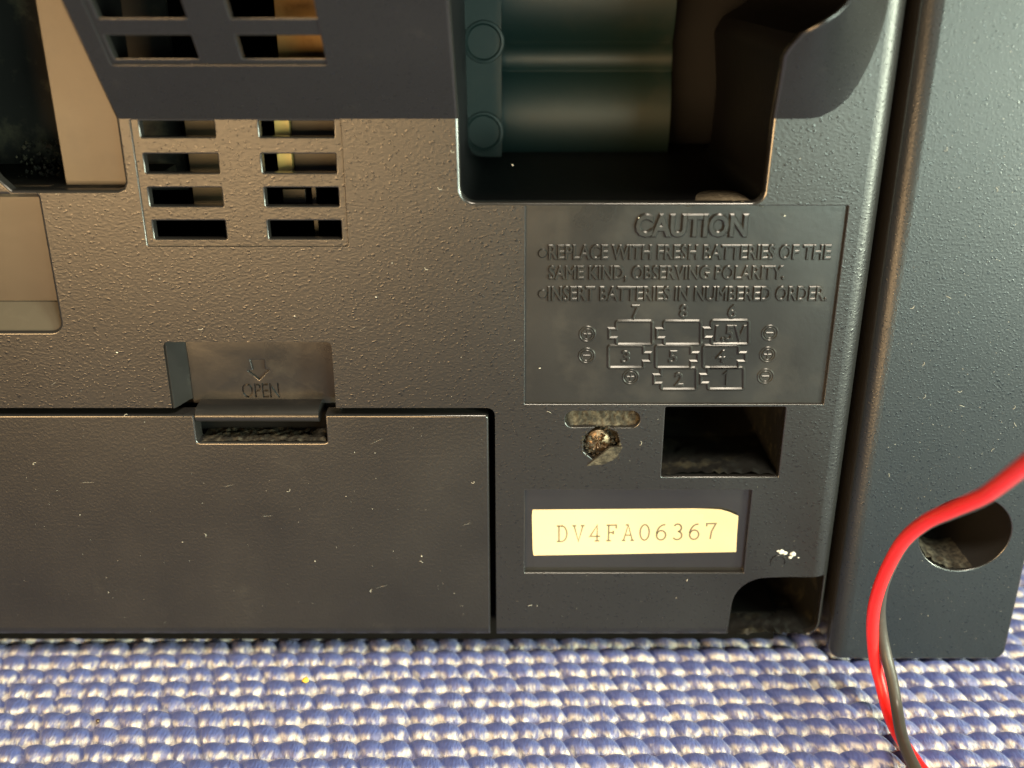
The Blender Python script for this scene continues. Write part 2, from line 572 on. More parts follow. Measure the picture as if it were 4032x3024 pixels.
# latch pocket (open towards the door below)
px0 = U(655, 1450)[0]; px1 = U(1312, 1450)[0]; pz = U(980, 1346)[1]
H_latch = rr(px0, px1, DZ - 0.01, pz, (0, 0, .7, .7), 4)
# joined with the door opening: cut it out of the outline
i0 = None
o2 = []
for i, p in enumerate(ccw(outer)): o2.append(p)
# rebuild outline with pocket notch (ccw order runs left->... handled explicitly)
bot = [(XL, DZ), (px0, DZ), (px0, pz - .7), (px0 + .2, pz - .2), (px0 + .7, pz), (px1 - .7, pz), (px1 - .2, pz - .2), (px1, pz - .7), (px1, DZ), (DX - 1.2, DZ)]
outer = densify(bot, 3.0)[:-int(math.ceil(math.dist(bot[-1], bot[0]) / 3.0)) or None]
if outer[-1] != bot[-1]: outer.append(bot[-1])
outer += [(DX - 1.2 + 1.2 * math.sin(math.radians(a)), DZ - 1.2 + 1.2 * math.cos(math.radians(a))) for a in (22, 45, 68)]
outer += [(DX, DZ - 1.2), (DX, ZB + 20), (DX, ZB + RB), (DX, ZB + RB * .6), (DX, ZB + RB * .3), (DX, ZB + RB * .1), (DX, ZB)] + [(DX + k * (XR - 3 - DX) / 10, ZB) for k in range(1, 11)]
outer += [(XR - 3 + 3 * math.sin(math.radians(a)), ZB + 3 - 3 * math.cos(math.radians(a))) for a in (22, 45, 68)]
outer += [(XR, ZB + 3 + k * (ZT - ZB - 3) / 30) for k in range(31)]
outer += [(XR - k * (XR - XL) / 40, ZT) for k in range(1, 41)]
outer += [(XL, 100), (XL, Z0), (XL, 70), (XL, 50)]
outer = ccw(outer)
# caution recess, its lower edge opens into the square hole
cx0 = U(2068, 1200)[0]; cx1 = U(3292, 1200)[0]; czt = U(2600, 810)[1]; czb = U(2600, 1592)[1]
H.append(dict(loop=rr(cx0, cx1, czb, czt, .15, 2), bev=0.14, depth=0.55))
# square hole
sx0 = U(2612, 1740)[0]; sx1 = U(3080, 1740)[0]; szb = U(2840, 1878)[1]
H.append(dict(loop=rr(sx0, sx1, szb, czb - 0.45, .25, 2), bev=0.2, depth=1.3))
# serial-number recess
nx0 = U(2066, 2090)[0]; nx1 = U(2945, 2090)[0]; nzt = U(2500, 1930)[1]; nzb = U(2500, 2256)[1]
H.append(dict(loop=rr(nx0, nx1, nzb, nzt, .15, 2), bev=0.15, depth=0.9, floor=True))
# keyhole: pill with a round screw hole below
pc = U(2372, 1651); prx = U(2520, 1651)[0] - pc[0]; prz = U(2372, 1618)[1] - pc[1]
cc = U(2368, 1748); cr = (U(2442, 1748)[0] - cc[0])
kh = []
for a in range(-90, 91, 15): kh.append((pc[0] + prx - prz + prz * math.cos(math.radians(a)), pc[1] + prz * math.sin(math.radians(a))))
for a in range(90, 271, 15): kh.append((pc[0] - prx + prz + prz * math.cos(math.radians(a)), pc[1] + prz * math.sin(math.radians(a))))
dz = (pc[1] - prz) - cc[1]; ax = math.acos(max(-1, min(1, dz / cr)))
a0 = math.degrees(math.pi / 2 + ax); a1 = math.degrees(math.pi / 2 - ax) + 360
k = 0
while k <= 20:
    a = a0 + (a1 - a0) * k / 20; q = cr * (1 + 0.05 * math.sin(a * 0.13))
    kh.append((cc[0] + q * math.cos(math.radians(a)), cc[1] + q * math.sin(math.radians(a)))); k += 1
H.append(dict(loop=kh, bev=0.16, depth=2.2))
# bottom right corner hole
hx0 = U(2872, 2480)[0]; hx1 = U(3236, 2400)[0]; hzt = U(3050, 2277)[1]; hzb = U(3000, 2512)[1]
corner = rr(hx0, hx1, hzb, hzt, (.2, 2.6, .3, 5.2), 8)
H.append(dict(loop=corner, bev=0.25, depth=1.3))

lines = [[(XL + .01, Z0)] + [(x, Z0) for x in np.linspace(XL + 5, CX[0], 12)] + [(x, z) for x, z in zip(CX[1:], CZ[1:]) if z < ZT - 1]]
for k in range(0, 7):
    xx = XR - RR + RR * math.sin(math.pi / 2 * k / 7.0)
    lines.append([(xx, ZB + 3.2), (xx, ZT - .01)])
for k in range(0, 5):
    zz = ZB + RB - RB * math.sin(math.pi / 2 * k / 5.0)
    lines.append([(DX + .01, zz), (hx0 - .5, zz)])
pts = []
x = U(3030, 200)[0]
while x < XR - RR:
    z = Z0 - 2
    while z < ZT:
        pts.append((x + random.uniform(-.1, .1), z)); z += 0.7
    x += 0.7
mb = plate(outer, H, yf, lines=lines, pts=pts, outer_depth=lambda x, z: 70.0 if (z > ZT - .1 or x > XR - 3.2 or x < XL + .1 or (z < ZB + 3.1 and x > DX + .1)) else (9.5 if abs(x - (px0 + px1) / 2) < (px1 - px0) / 2 + .1 and z > DZ + .1 else 4.0))
panel = mb.build('back_panel', M['panel'], radio, smooth=28)

# body walls and floor of the case behind the panel
mb = Mesh()
mb.box(XL + 1, XR - 1, 70, 74, ZB + 1, ZT - 1)
mb.box(XL + 1, DX + 2, 14, 70, ZB + .5, ZB + 2.5)
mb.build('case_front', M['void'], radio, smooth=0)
mb = Mesh(); mb.box(XL + 1, XR - 6, 6.5, 60, -1.0, ZB + .6, .3)  # added black plinth, stands in for the shade under the case
mb.build('gap_shade_plinth', M['void'], radio, smooth=0)



def chamber(name, loop, grow, y0, y1, m, **k):
    """open box wall standing behind a hole, a little wider than the hole."""
    l = offset(ccw(loop), grow); n = len(l); mb = Mesh()
    a = [(p[0], y0(*p), p[1]) for p in l]; b = [(p[0], y1, p[1]) for p in l]
    mb.add(a + b, [(i, (i + 1) % n, n + (i + 1) % n, n + i) for i in range(n)])
    return mb.build(name, m, radio, smooth=28, **k)


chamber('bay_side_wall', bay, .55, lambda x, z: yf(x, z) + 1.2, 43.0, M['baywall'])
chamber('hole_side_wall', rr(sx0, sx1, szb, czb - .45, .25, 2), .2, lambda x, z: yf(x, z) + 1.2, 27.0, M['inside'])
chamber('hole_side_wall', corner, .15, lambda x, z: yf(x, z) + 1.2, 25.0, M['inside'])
# wall running inward from the right edge of the left opening
mb = Mesh(); w0, w1 = lx + .5, lx + 1.3
pp = [(0.9, lz - .4), (0.9, Z0), (-TF * (ZT - 3 - Z0) + 1.0, ZT - 3), (4.2, ZT - 3), (4.2, lz - .4)]
mb.add([(w0, y, z) for y, z in pp] + [(w1, y, z) for y, z in pp], [tuple(range(5)), tuple(range(9, 4, -1))] + [(k, (k + 1) % 5, 5 + (k + 1) % 5, 5 + k) for k in range(5)])
mb.build('opening_side_wall', M['void'], radio, smooth=0)

# ------------------------------------------------------------------ vents
def gyf(off): return lambda x, z: yf(x, z) + off


lowrows = [((548, 843), (1018, 1313), 455, 541), ((567, 858), (1030, 1322), 607, 683), ((585, 873), (1042, 1332), 740, 814), ((603, 887), (1055, 1343), 870, 943)]
hs = []
for (a, b, yt, yb) in lowrows:
    for (l, r) in (a, b):
        ym = (max(yt, 470) + yb) / 2
        zt = U(l, yt)[1] if yt > 470 else Z0 - .3
        hs.append(dict(loop=rr(U(l, ym)[0], U(r, ym)[0], U((l + r) / 2, yb)[1], zt, .12, 2), bev=0.19, depth=1.4))
mb = plate(low_gr, hs, gyf(0.24), outer_depth=lambda x, z: yf(x, z) + 1.4)
mb.build('vent_grille', M['panel'], radio, smooth=28)
hs = []
for (a, b, yt, yb) in (((428, 765), (938, 1270), 140, 231), ((362, 715), (890, 1238), -30, 71)):
    for (l, r) in (a, b):
        ym = (yt + yb) / 2
        hs.append(dict(loop=rr(UF(l, ym)[0], UF(r, ym)[0], UF((l + r) / 2, yb)[1], UF((l + r) / 2, yt)[1], .12, 2), bev=0.19, depth=1.4))
mb = plate(up_gr, hs, gyf(0.24), outer_depth=lambda x, z: yf(x, z) + 1.4)
mb.build('vent_grille', M['panel'], radio, smooth=28)

mb = Mesh(); mb.box(XL + 7, rx + .7, 3.0, 4.0, rzl - .1, rzt + .6, 0)
mb.build('recess_floor', M['recess'], radio, smooth=0, label='smooth brown floor of the shallow recess at the left edge')
mb = Mesh(); q = [(3.2, rzl), (2.6, rzl - .12), (.7, rzb + .15), (.45, rzb - .1), (3.2, rzb - .3)]
mb.add([(XL + 7, y, z) for y, z in q] + [(rx - .35, y, z) for y, z in q], [tuple(range(5)), tuple(range(9, 4, -1))] + [(k, (k + 1) % 5, 5 + (k + 1) % 5, 5 + k) for k in range(5)])
mb.build('recess_ledge', M['ledge'], radio, smooth=0)
# parts seen through the vents
mb = Mesh(); a = U(1000, 600, 12); b = U(1345, 600, 12)
mb.box(P3(1075, 40, 6).x, P3(1300, 40, 6).x, 7, 8, P3(1100, 245, 6).z, ZT - 6, .1)
mb.build('circuit_card', M['gold'], radio, label='ochre card seen through the upper vents')
mb = Mesh(); mb.box(P3(1092, 600, 7).x, P3(1150, 600, 7).x, 6.5, 8, P3(1100, 700, 6).z, P3(1100, 460, 6).z, .1)
mb.build('yellow_component', M['yellow'], radio)
mb = Mesh(); mb.box(P3(1151, 600, 7).x, P3(1360, 600, 7).x, 7.5, 8.5, P3(1100, 700, 6).z, P3(1100, 440, 6).z, .1)
mb.box(P3(735, 600, 8).x, P3(880, 600, 8).x, 8.5, 9.5, P3(800, 815, 8).z, P3(800, 440, 6).z, .1)
mb.build('metal_shield', M['olive'], radio)
mb = Mesh()
mb.box(P3(1228, 800, 6).x, P3(1245, 800, 6).x, 6.5, 7, P3(1200, 940, 6).z, P3(1200, 735, 6).z, .05)
mb.box(P3(1110, 800, 6).x, P3(1200, 800, 6).x, 7, 8, P3(1150, 805, 6).z, P3(1150, 750, 6).z, .1)
mb.build('component_leg', M['olive'], radio)

# ------------------------------------------------------------------ left opening: brown inner frame and dark chamber
mb = Mesh()
mb.box(U(238, 600, 4.0)[0], lx + .6, 4.0, 5.5, lz - .3, ZT - 3, .15)
mb.build('inner_frame', M['brown'], radio, label='smooth brown frame inside the left opening')
mb = Mesh()
mb.box(XL + 3, lx + 2, 20, 21, lz - 4, ZT - 3)
mb.build('chamber_wall', M['inside'], radio, smooth=0)
mb = Mesh(); mb.box(XL + 3, lx + .6, 1.5, 20, lz - 1.2, lz - .02)
mb.build('chamber_floor', M['inside'], radio, smooth=0)
mb = Mesh()
random.seed(3)
for i in range(260):
    x = random.uniform(U(-60, 700)[0], U(250, 700)[0]); y = random.uniform(9, 19); z = lz + .05 + random.random() ** 2 * 4.5
    r = random.uniform(.12, .5)
    v = [(x + r * random.uniform(.5, 1) * a, y + r * b, z + r * c * .8) for a, b, c in ((1, 0, 0), (-1, 0, 0), (0, 1, 0), (0, -1, 0), (0, 0, 1), (0, 0, -1))]
    mb.add(v, [(0, 2, 4), (2, 1, 4), (1, 3, 4), (3, 0, 4), (2, 0, 5), (1, 2, 5), (3, 1, 5), (0, 3, 5)])
mb.build('chamber_dust', M['inside'], radio, weld=False, kind='stuff')

# dust floors of the square, corner and latch holes + battery bay
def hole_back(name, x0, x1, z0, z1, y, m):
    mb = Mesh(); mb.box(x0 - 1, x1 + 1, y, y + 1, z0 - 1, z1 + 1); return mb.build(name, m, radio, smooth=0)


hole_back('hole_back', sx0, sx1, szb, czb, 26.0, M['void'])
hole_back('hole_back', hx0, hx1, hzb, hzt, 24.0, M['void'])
# fine dust heaps lying on the hole floors (irregular low mounds)
def mound(mb, x0, x1, y0, y1, z, h, nx=26, ny=14, seed=0, fade=None):
    v = []; f = []
    for j in range(ny + 1):
        for i in range(nx + 1):
            u = i / nx; w = j / ny
            x = x0 + (x1 - x0) * u; y = y0 + (y1 - y0) * w
            n = noise.fractal(Vector((x * 1.1 + seed, y * 1.1, seed)), 1, 2, 4)
            e = (fade(u, w) if fade else math.sin(math.pi * u) ** .5 * (1 - w))
            v.append((x, y, z - .05 + h * e * (0.55 + 0.6 * n)))
    for j in range(ny):
        for i in range(nx): a = j * (nx + 1) + i; f.append((a, a + 1, a + nx + 2, a + nx + 1))
    mb.add(v, f)


mb = Mesh(); mound(mb, sx0, sx1, .6, 14, szb, 1.0, seed=3)
mb.build('hole_dust', M['inside'], radio, kind='stuff', smooth=60)
mb = Mesh(); mound(mb, hx0 + .3, hx1 - 1.6, .6, 12, hzb, 1.3, seed=8)
mb.build('hole_dust', M['inside'], radio, kind='stuff', smooth=60)

# ------------------------------------------------------------------ battery bay interior
mb = Mesh()
byb = 30.0
bx0 = bl; bx1 = flare[-1][0]
xs0 = P3(1975, 400, 38).x; xs1 = P3(2640, 400, 44).x
# curved battery cradles (two convex half cylinders side by side, running left to right)
def cradle_y(z):
    best = 50.0
    for (zc, R, yc) in ((P3(2300, 480, 42).z, 11.0, 50), (P3(2300, 480, 42).z + 21.6, 11.0, 50)):
        d = abs(z - zc)
        if d < R: best = min(best, yc - math.sqrt(R * R - d * d) * .62)
    d = abs(z - P3(2300, 236, 44).z)
    if d < 3.4: best = min(best, 47.6 - math.sqrt(11.56 - d * d) * .8)
    return best


zs = np.linspace(bb - 1, ZT + 1, 150)
v = []; f = []
for z in zs: v += [(xs0, cradle_y(z), z), (xs1, cradle_y(z), z)]
for i in range(len(zs) - 1): f.append((2 * i, 2 * i + 1, 2 * i + 3, 2 * i + 2))
mb.add(v, f)
for i in range(len(zs) - 1):   # end wall on the right of the cradles
    mb.add([(xs1, cradle_y(zs[i]), zs[i]), (xs1, 55, zs[i]), (xs1, 55, zs[i + 1]), (xs1, cradle_y(zs[i + 1]), zs[i + 1])], [(0, 1, 2, 3)])
mb.build('battery_cradle', M['bay'], radio, smooth=40)
mb = Mesh()
mb.box(bx0 - 2, xs0, 39, 41, bb - 2, ZT + 2)
mb.build('battery_bay_end', M['bay'], radio, smooth=0)
mb = Mesh()
mb.box(xs1 - 3, bx1 + 3, 54, 56, bb - 2, ZT + 2)
mb.box(bx0 - 2, bx1 + 3, 42.6, 55, bb - 1.2, bb - .6)
mb.build('battery_bay_wall', M['baywall'], radio, smooth=0)
for (px, py, r, yy) in ((1905, 165, 3.5, 39), (1905, 520, 3.5, 39)):
    mb = Mesh(); c = P3(px, py, yy)
    n = 28; v = []; f = []
    for (q, y) in ((r, yy + .1), (r * .95, yy - .22), (r * .84, yy - .25), (r * .76, yy - .05), (0.01, yy - .05)):
        v += [(c.x + q * math.cos(2 * math.pi * k / n), y, c.z + q * math.sin(2 * math.pi * k / n)) for k in range(n)]
    for j in range(4): f += [(j * n + k, j * n + (k + 1) % n, (j + 1) * n + (k + 1) % n, (j + 1) * n + k) for k in range(n)]
    mb.add(v, f); mb.build('terminal_boss', M['bay'], radio, smooth=30)
mb = Mesh()
mound(mb, P3(2690, 780, 4).x, P3(2985, 780, 4).x, .3, 13, bb - .5, .75, 70, 34, 5, fade=lambda u, w: max(-.3, 1.35 * math.sin(math.pi * min(1, u * .95 + .05) ** 1.5) * (1 - w) ** .8 - .30))
mb.build('bay_dust', M['pale_dust'], radio, kind='stuff', smooth=60, label='pale dust in the lower right of the battery bay')

# ------------------------------------------------------------------ caution plate
YC = 0.55
caut = plate(rr(cx0, cx1, czb, czt, .15, 2), [], lambda x, z: YC)
caution = caut.build('caution_plate', M['caution'], radio, smooth=0)
mb = Mesh(); place_text(mb, 'CAUTION', 2498, 2945, 838, 936, YC, .38, .02, .055)
mb.build('raised_heading', M['caution'], caution, weld=False, smooth=30)
T = [('REPLACE WITH FRESH BATTERIES OF THE', 2158, 3272, 960, 1024),
     ('SAME KIND, OBSERVING POLARITY.', 2158, 3090, 1043, 1112),
     ('INSERT BATTERIES IN NUMBERED ORDER.', 2156, 3258, 1124, 1186)]
mb = Mesh()
for t in T: place_text(mb, *t, YC, .27, -0.004, .050)
for (px, py) in ((2136, 997), (2136, 1157)):
    c = U(px, py, YC); n = 20; r = U(px + 18, py, YC)[0] - c[0]
    v = [(c[0] + q * r * math.cos(2 * math.pi * k / n), y, c[1] + q * r * math.sin(2 * math.pi * k / n)) for q, y in ((1.12, YC + .02), (.80, YC - .2)) for k in range(n)]
    mb.add(v, [(k, (k + 1) % n, n + (k + 1) % n, n + k) for k in range(n)] + [tuple(range(n, 2 * n))])
mb.build('raised_text', M['caution'], caution, weld=False, smooth=30)
mb = Mesh()
for (t, xl, xr, yt, yb) in (('7', 2486, 2520, 1198, 1256), ('8', 2674, 2710, 1196, 1252), ('6', 2864, 2900, 1196, 1252), ('1.5V', 2814, 2938, 1278, 1344),
                            ('3', 2446, 2482, 1378, 1430), ('5', 2632, 2668, 1378, 1430), ('4', 2818, 2856, 1376, 1428), ('2', 2655, 2692, 1464, 1520)):
    place_text(mb, t, xl, xr, yt, yb, YC, .22, -.004, .045)
ridge(mb, [U(2848, 1474, YC), U(2861, 1463, YC), U(2859, 1516, YC)], .34, .24, YC)
mb.build('raised_digits', M['caution'], caution, weld=False, smooth=30)


def z2(x, y): return U(2100 + x / 2.011, 1150 + y / 2.011, YC)


def battery(mb, x0, x1, y0, y1, side):
    """battery outline; coordinates from the 2.011x enlargement of the plate."""
    r = 16; nb = 55; t0 = y0 + (y1 - y0) * .33; t1 = y0 + (y1 - y0) * .72
    P = []
    for cx, cy, a in ((x0 + r, y0 + r, 180), (x1 - r, y0 + r, 270), (x1 - r, y1 - r, 0), (x0 + r, y1 - r, 90)):
        corner_pts = [(cx + r * math.cos(math.radians(a + 30 * k)), cy + r * math.sin(math.radians(a + 30 * k))) for k in range(4)]
        P.append(corner_pts)
    l = P[0] + P[1]
    if side > 0: l += [(x1, t0), (x1 + nb, t0), (x1 + nb, t1), (x1, t1)]
    l += P[2] + P[3]
    if side < 0: l += [(x0, t1), (x0 - nb, t1), (x0 - nb, t0), (x0, t0)]
    ridge(mb, [z2(*p) for p in l], .54, .20, YC, True, .2)


mb = Mesh()
for a in ((655, 942, 230, 415, -1), (1032, 1325, 230, 415, -1), (1408, 1705, 225, 412, -1),
          (594, 872, 424, 598, 1), (968, 1248, 424, 598, 1), (1344, 1624, 424, 598, 1),
          (1010, 1290, 600, 770, -1), (1380, 1665, 598, 768, -1)):
    battery(mb, *a)
mb.build('raised_battery_outline', M['caution'], caution, smooth=30)
mb = Mesh()
for (x, y, plus) in ((427, 333, 1), (422, 504, 0), (770, 672, 1), (1872, 325, 0), (1855, 496, 1), (1838, 668, 0)):
    r = 1.13
    c = z2(x, y)
    for q, w in ((r, .34), (r * .70, .26)):
        ridge(mb, [(c[0] + q * math.cos(t), c[1] + q * math.sin(t)) for t in np.linspace(0, 2 * math.pi, 25)[:-1]], w, .10, YC, True, .25)
    ridge(mb, [(c[0] - .5, c[1]), (c[0] + .5, c[1])], .34, .11, YC, False, .3)
    if plus: ridge(mb, [(c[0], c[1] - .5), (c[0], c[1] + .5)], .34, .111, YC, False, .3)
mb.build('raised_polarity_mark', M['caution'], caution, smooth=30)

# ------------------------------------------------------------------ latch and battery cover
YL = 4.0
lat_x0 = P3(745, 1470, YL).x; lat_x1 = px1 + .1
arrow = [(lambda q: (q[0], q[1]))(U(600 + x / 2.765, 1280 + y / 2.765, YL)) for x, y in
         ((1062, 378), (1215, 378), (1225, 485), (1268, 490), (1165, 596), (1040, 500), (1095, 492))]
lz0 = P3(980, 1588, YL).z
lp = plate(rr(lat_x0, lat_x1, lz0, pz - .45, (.3, .3, 0, 0), 2), [dict(loop=arrow, bev=.16, depth=.4, floor=True, fmat=0)], lambda x, z: YL + (0.0), outer_bev=.2, outer_depth=lambda x, z: YL + 2)
latch = lp.build('latch_tab', M['smooth'], radio, smooth=28)
# OPEN, sunk into the tab
v, f = text_mesh('OPEN', 0.01, .05, 0)
x0 = min(a.x for a in v); x1 = max(a.x for a in v); y0 = min(a.y for a in v); y1 = max(a.y for a in v)
X0, Zb = U(600 + 985 / 2.765, 1280 + 790 / 2.765, YL); X1, Zt = U(600 + 1375 / 2.765, 1280 + 630 / 2.765, YL)
cut = Mesh(); cut.add([(X0 + (a.x - x0) / (x1 - x0) * (X1 - X0), YL + a.z * 7, Zb + (a.y - y0) / (y1 - y0) * (Zt - Zb)) for a in v], f)
cutter = cut.build('cutter', M['smooth'], None, smooth=0)
md = latch.modifiers.new('b', 'BOOLEAN'); md.object = cutter; md.operation = 'DIFFERENCE'; md.solver = 'EXACT'
bpy.context.view_layer.update()
# close the tab's back so that the boolean sees a solid
bm = bmesh.new(); bm.from_mesh(latch.data)
ed = [e for e in bm.edges if e.is_boundary]
bmesh.ops.edgeloop_fill(bm, edges=ed); bmesh.ops.recalc_face_normals(bm, faces=bm.faces[:]); bm.to_mesh(latch.data); bm.free()
dg = bpy.context.evaluated_depsgraph_get()
nm = bpy.data.meshes.new_from_object(latch.evaluated_get(dg), depsgraph=dg)
latch.modifiers.clear()
if len(nm.polygons) > 20:
    latch.data = nm
    nm.set_sharp_from_angle(angle=math.radians(28))
bpy.data.objects.remove(cutter)
mb = Mesh()
a = [(px0 + .05, .35), (px0 + .25, .3), (px0 + .6, .9), (lat_x0 - .35, YL - .5), (lat_x0 + .05, YL + .1)]
n = len(a); v = [(x, y, z) for z in (DZ - .2, pz - .15) for x, y in a]
mb.add(v, [(k, k + 1, n + k + 1, n + k) for k in range(n - 1)])
mb.build('latch_pocket_side', M['smooth'], radio, smooth=60)
# rounded catch bar under the tab
mb = Mesh()
c0 = P3(775, 1630, 1.2); c1 = P3(1258, 1630, 1.2); cz = c0.z
prof = [(5.5, 1.15), (2.2, 1.05), (1.3, .95), (.55, .55), (.15, .0), (.2, -.6), (.55, -1.05), (1.1, -1.3), (2.2, -1.3), (5.5, -1.0)]
n = len(prof); v = [(x, y, cz + .1 + z) for x in (c0.x, c1.x) for y, z in prof]
mb.add(v, [(k, (k + 1) % n, n + (k + 1) % n, n + k) for k in range(n)] + [tuple(range(n)), tuple(range(2 * n - 1, n - 1, -1))])
mb.build('latch_catch', M['smooth'], latch, smooth=50)
# pocket side wall fillet and back
mb = Mesh()
mb.box(px0 - 1, px1 + 1, 9.4, 10.4, DZ - 6, pz + 1)
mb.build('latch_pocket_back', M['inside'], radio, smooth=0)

# battery cover
cz1 = U(1200, 1636)[1]; cxr = U(1927, 2050)[0]; nx_0 = U(768, 1690)[0]; nx_1 = U(1284, 1690)[0]; nz = U(1020, 1744)[1]
cov = [(XL, ZB), (-60, ZB), (-30, ZB), (cxr - .2, ZB), (cxr, ZB + .3), (cxr, ZB + RB), (cxr, cz1 - .5), (cxr - .15, cz1 - .15), (cxr - .5, cz1), (nx_1, cz1), (nx_1, nz + .4), (nx_1 - .1, nz + .1), (nx_1 - .4, nz), (nx_0 + .4, nz), (nx_0 + .1, nz + .1), (nx_0, nz + .4), (nx_0, cz1), (XL, cz1)]
ln = []
for k in range(0, 5):
    zz = ZB + RB - RB * math.sin(math.pi / 2 * k / 5.0)
    if zz > ZB + .35: ln.append([(XL + .3, zz), (cxr - .3, zz)])
mb = plate(cov, [], lambda x, z: .05 + edge_round(0, z), outer_bev=.3, outer_depth=lambda x, z: (14.0 if z < ZB + .1 else 3.0), lines=ln)
cover = mb.build('battery_cover', M['cover'], radio, smooth=28)
# dusty ledge in the cover's notch
mb = Mesh()
mound(mb, nx_0 + .3, nx_1 - .3, .5, 7, nz - .05, .45, 90, 16, 11, fade=lambda u, w: (min(1, u * 9) * .7 + .3) * (1 - .2 * w))
mb.build('cover_dust', M['dusty'], cover, kind='stuff', smooth=60)
mb = Mesh()
v = [P3(770, 1640, 7), P3(1300, 1640, 7), P3(1300, 1780, 6), P3(770, 1780, 6)]
mb.box(nx_0 + 3.2, nx_1 + .5, 7, 7.5, nz - 2, cz1 + 1)
mb.build('cover_hook', M['brown'], cover)
mb = Mesh(); mb.box(XL, DX + .5, 5.2, 6.0, ZB + 1, DZ + .8)
mb.build('compartment_lip', M['void'], radio, smooth=0)

# ------------------------------------------------------------------ serial sticker
YS = .9
A = [(2094, 2006), (2905, 2000), (2898, 2172), (2098, 2186)]
cs = [U(*a, YS) for a in A]
nx, nz_ = 24, 8; v = []; f = []
for j in range(nz_ + 1):
    for i in range(nx + 1):
        u = i / nx; w = j / nz_
        # rounded and clipped corner
        top = Vector(cs[0]).lerp(Vector(cs[1]), u); botp = Vector(cs[3]).lerp(Vector(cs[2]), u)
        clip = max(0, (u - .90) / .10) ** 1.6 * .14
        p = top.lerp(botp, clip + (1 - clip) * w)
        lift = max(0, (u - .86) / .14 + (.45 - w) / .45 - .55) * .35
        if u < .01 and (w < .01 or w > .99): p.x += .12
        v.append((p.x, YS - .10 - max(0, lift), p.y))
for j in range(nz_):
    for i in range(nx): a = j * (nx + 1) + i; f.append((a, a + 1, a + nx + 2, a + nx + 1))
nv = len(v); v += [(a, b + .08, c) for a, b, c in v]
f += [tuple(i + nv for i in q)[::-1] for q in f[:]]
rim = [i for i in range(nx + 1)] + [j * (nx + 1) + nx for j in range(1, nz_ + 1)] + [nz_ * (nx + 1) + i for i in range(nx - 1, -1, -1)] + [j * (nx + 1) for j in range(nz_ - 1, 0, -1)]
for k in range(len(rim)): a, b = rim[k], rim[(k + 1) % len(rim)]; f.append((a, b, b + nv, a + nv))
mb = Mesh(); mb.add(v, f)
stk = mb.build('serial_sticker', M['sticker'], radio, smooth=40, label='cream paper sticker printed with DV4FA06367')


def ell(cx, cy, rx, ry, a0, a1, n=12):
    return [(cx + rx * math.cos(math.radians(a0 + (a1 - a0) * k / n)), cy + ry * math.sin(math.radians(a0 + (a1 - a0) * k / n))) for k in range(n + 1)]


GL = {
 'D': [[(.13, 0), (.13, 1)], [(0, 1), (.28, 1)] + ell(.28, .5, .3, .5, 90, -90) + [(0, 0)]],
 'V': [[(.05, 1), (.3, 0), (.55, 1)], [(-.05, 1), (.17, 1)], [(.43, 1), (.65, 1)]],
 '4': [[(.42, 0), (.42, 1), (.02, .3), (.6, .3)], [(.28, 0), (.56, 0)]],
 'F': [[(.13, 0), (.13, 1)], [(0, 1), (.56, 1), (.56, .78)], [(.13, .52), (.40, .52)], [(.40, .64), (.40, .40)], [(0, 0), (.28, 0)]],
 'A': [[(.05, 0), (.3, 1), (.55, 0)], [(.14, .34), (.46, .34)], [(-.05, 0), (.16, 0)], [(.44, 0), (.65, 0)], [(.15, 1), (.3, 1)]],
 '0': [ell(.3, .5, .26, .5, 0, 360, 20)],
 '6': [ell(.3, .3, .26, .3, 0, 360, 18), [(.52, .96)] + ell(.5, .35, .46, .63, 95, 175, 8)],
 '3': [ell(.28, .75, .22, .25, 150, -80, 12), ell(.28, .27, .26, .27, 85, -150, 12)],
 '7': [[(.04, .82), (.04, 1), (.56, 1), (.34, .5), (.28, 0)]],
}
b0 = Vector(U(2192, 2131, YS)); b1 = Vector(U(2815, 2121, YS)); hgt = U(2400, 2066, YS)[1] - U(2400, 2127, YS)[1]
dirx = (b1 - b0).normalized(); diry = Vector((-dirx.y, dirx.x)); pitch_ = (b1 - b0).length / 9.6
mb = Mesh()
for i, ch in enumerate('DV4FA06367'):
    for ln_ in GL[ch]:
        L2 = []
        for (a, b) in ln_:
            p = b0 + dirx * (i * pitch_ + a * hgt * .98) + diry * (b * hgt); L2.append((p.x, p.y))
        closed = ln_[0] == ln_[-1] or (abs(ln_[0][0] - ln_[-1][0]) < 1e-6 and abs(ln_[0][1] - ln_[-1][1]) < 1e-6)
        ridge(mb, L2[:-1] if closed else L2, .29, .012, YS - .105, closed, .9)
mb.build('printed_serial', M['ink'], stk, weld=False, smooth=0)

# ------------------------------------------------------------------ keyhole floor and screw
mb = Mesh()
random.seed(5)
for (cx_, cz_, w_, h_, y_) in ((pc[0], pc[1], prx, prz, 1.4),):
    nx, nz_ = 60, 16; v = []; f = []
    for j in range(nz_ + 1):
        for i in range(nx + 1):
            u = -1 + 2 * i / nx; w = -1 + 2 * j / nz_
            n = noise.fractal(Vector((u * 9, w * 2, 3)), 1, 2, 4)
            v.append((cx_ + u * w_ * 1.02, y_ - .55 * (1 - (w + 1) / 2) - .25 * n, cz_ + w * h_ * 1.1 - (0.25 * (u) * 0)))
    for j in range(nz_):
        for i in range(nx): a = j * (nx + 1) + i; f.append((a, a + 1, a + nx + 2, a + nx + 1))
    mb.add(v, f)
mb.build('keyhole_dust', M['dusty'], radio, kind='stuff', smooth=60, label='compacted pale dust in the keyhole slot')
mb = Mesh(); n = 40
sc = Vector((cc[0] - .35, 0, cc[1] - .1))
v = []; f = []; rings = [(0.0, .0), (.5, .02), (1.0, .08), (1.5, .22), (1.85, .5), (1.95, 1.2)]
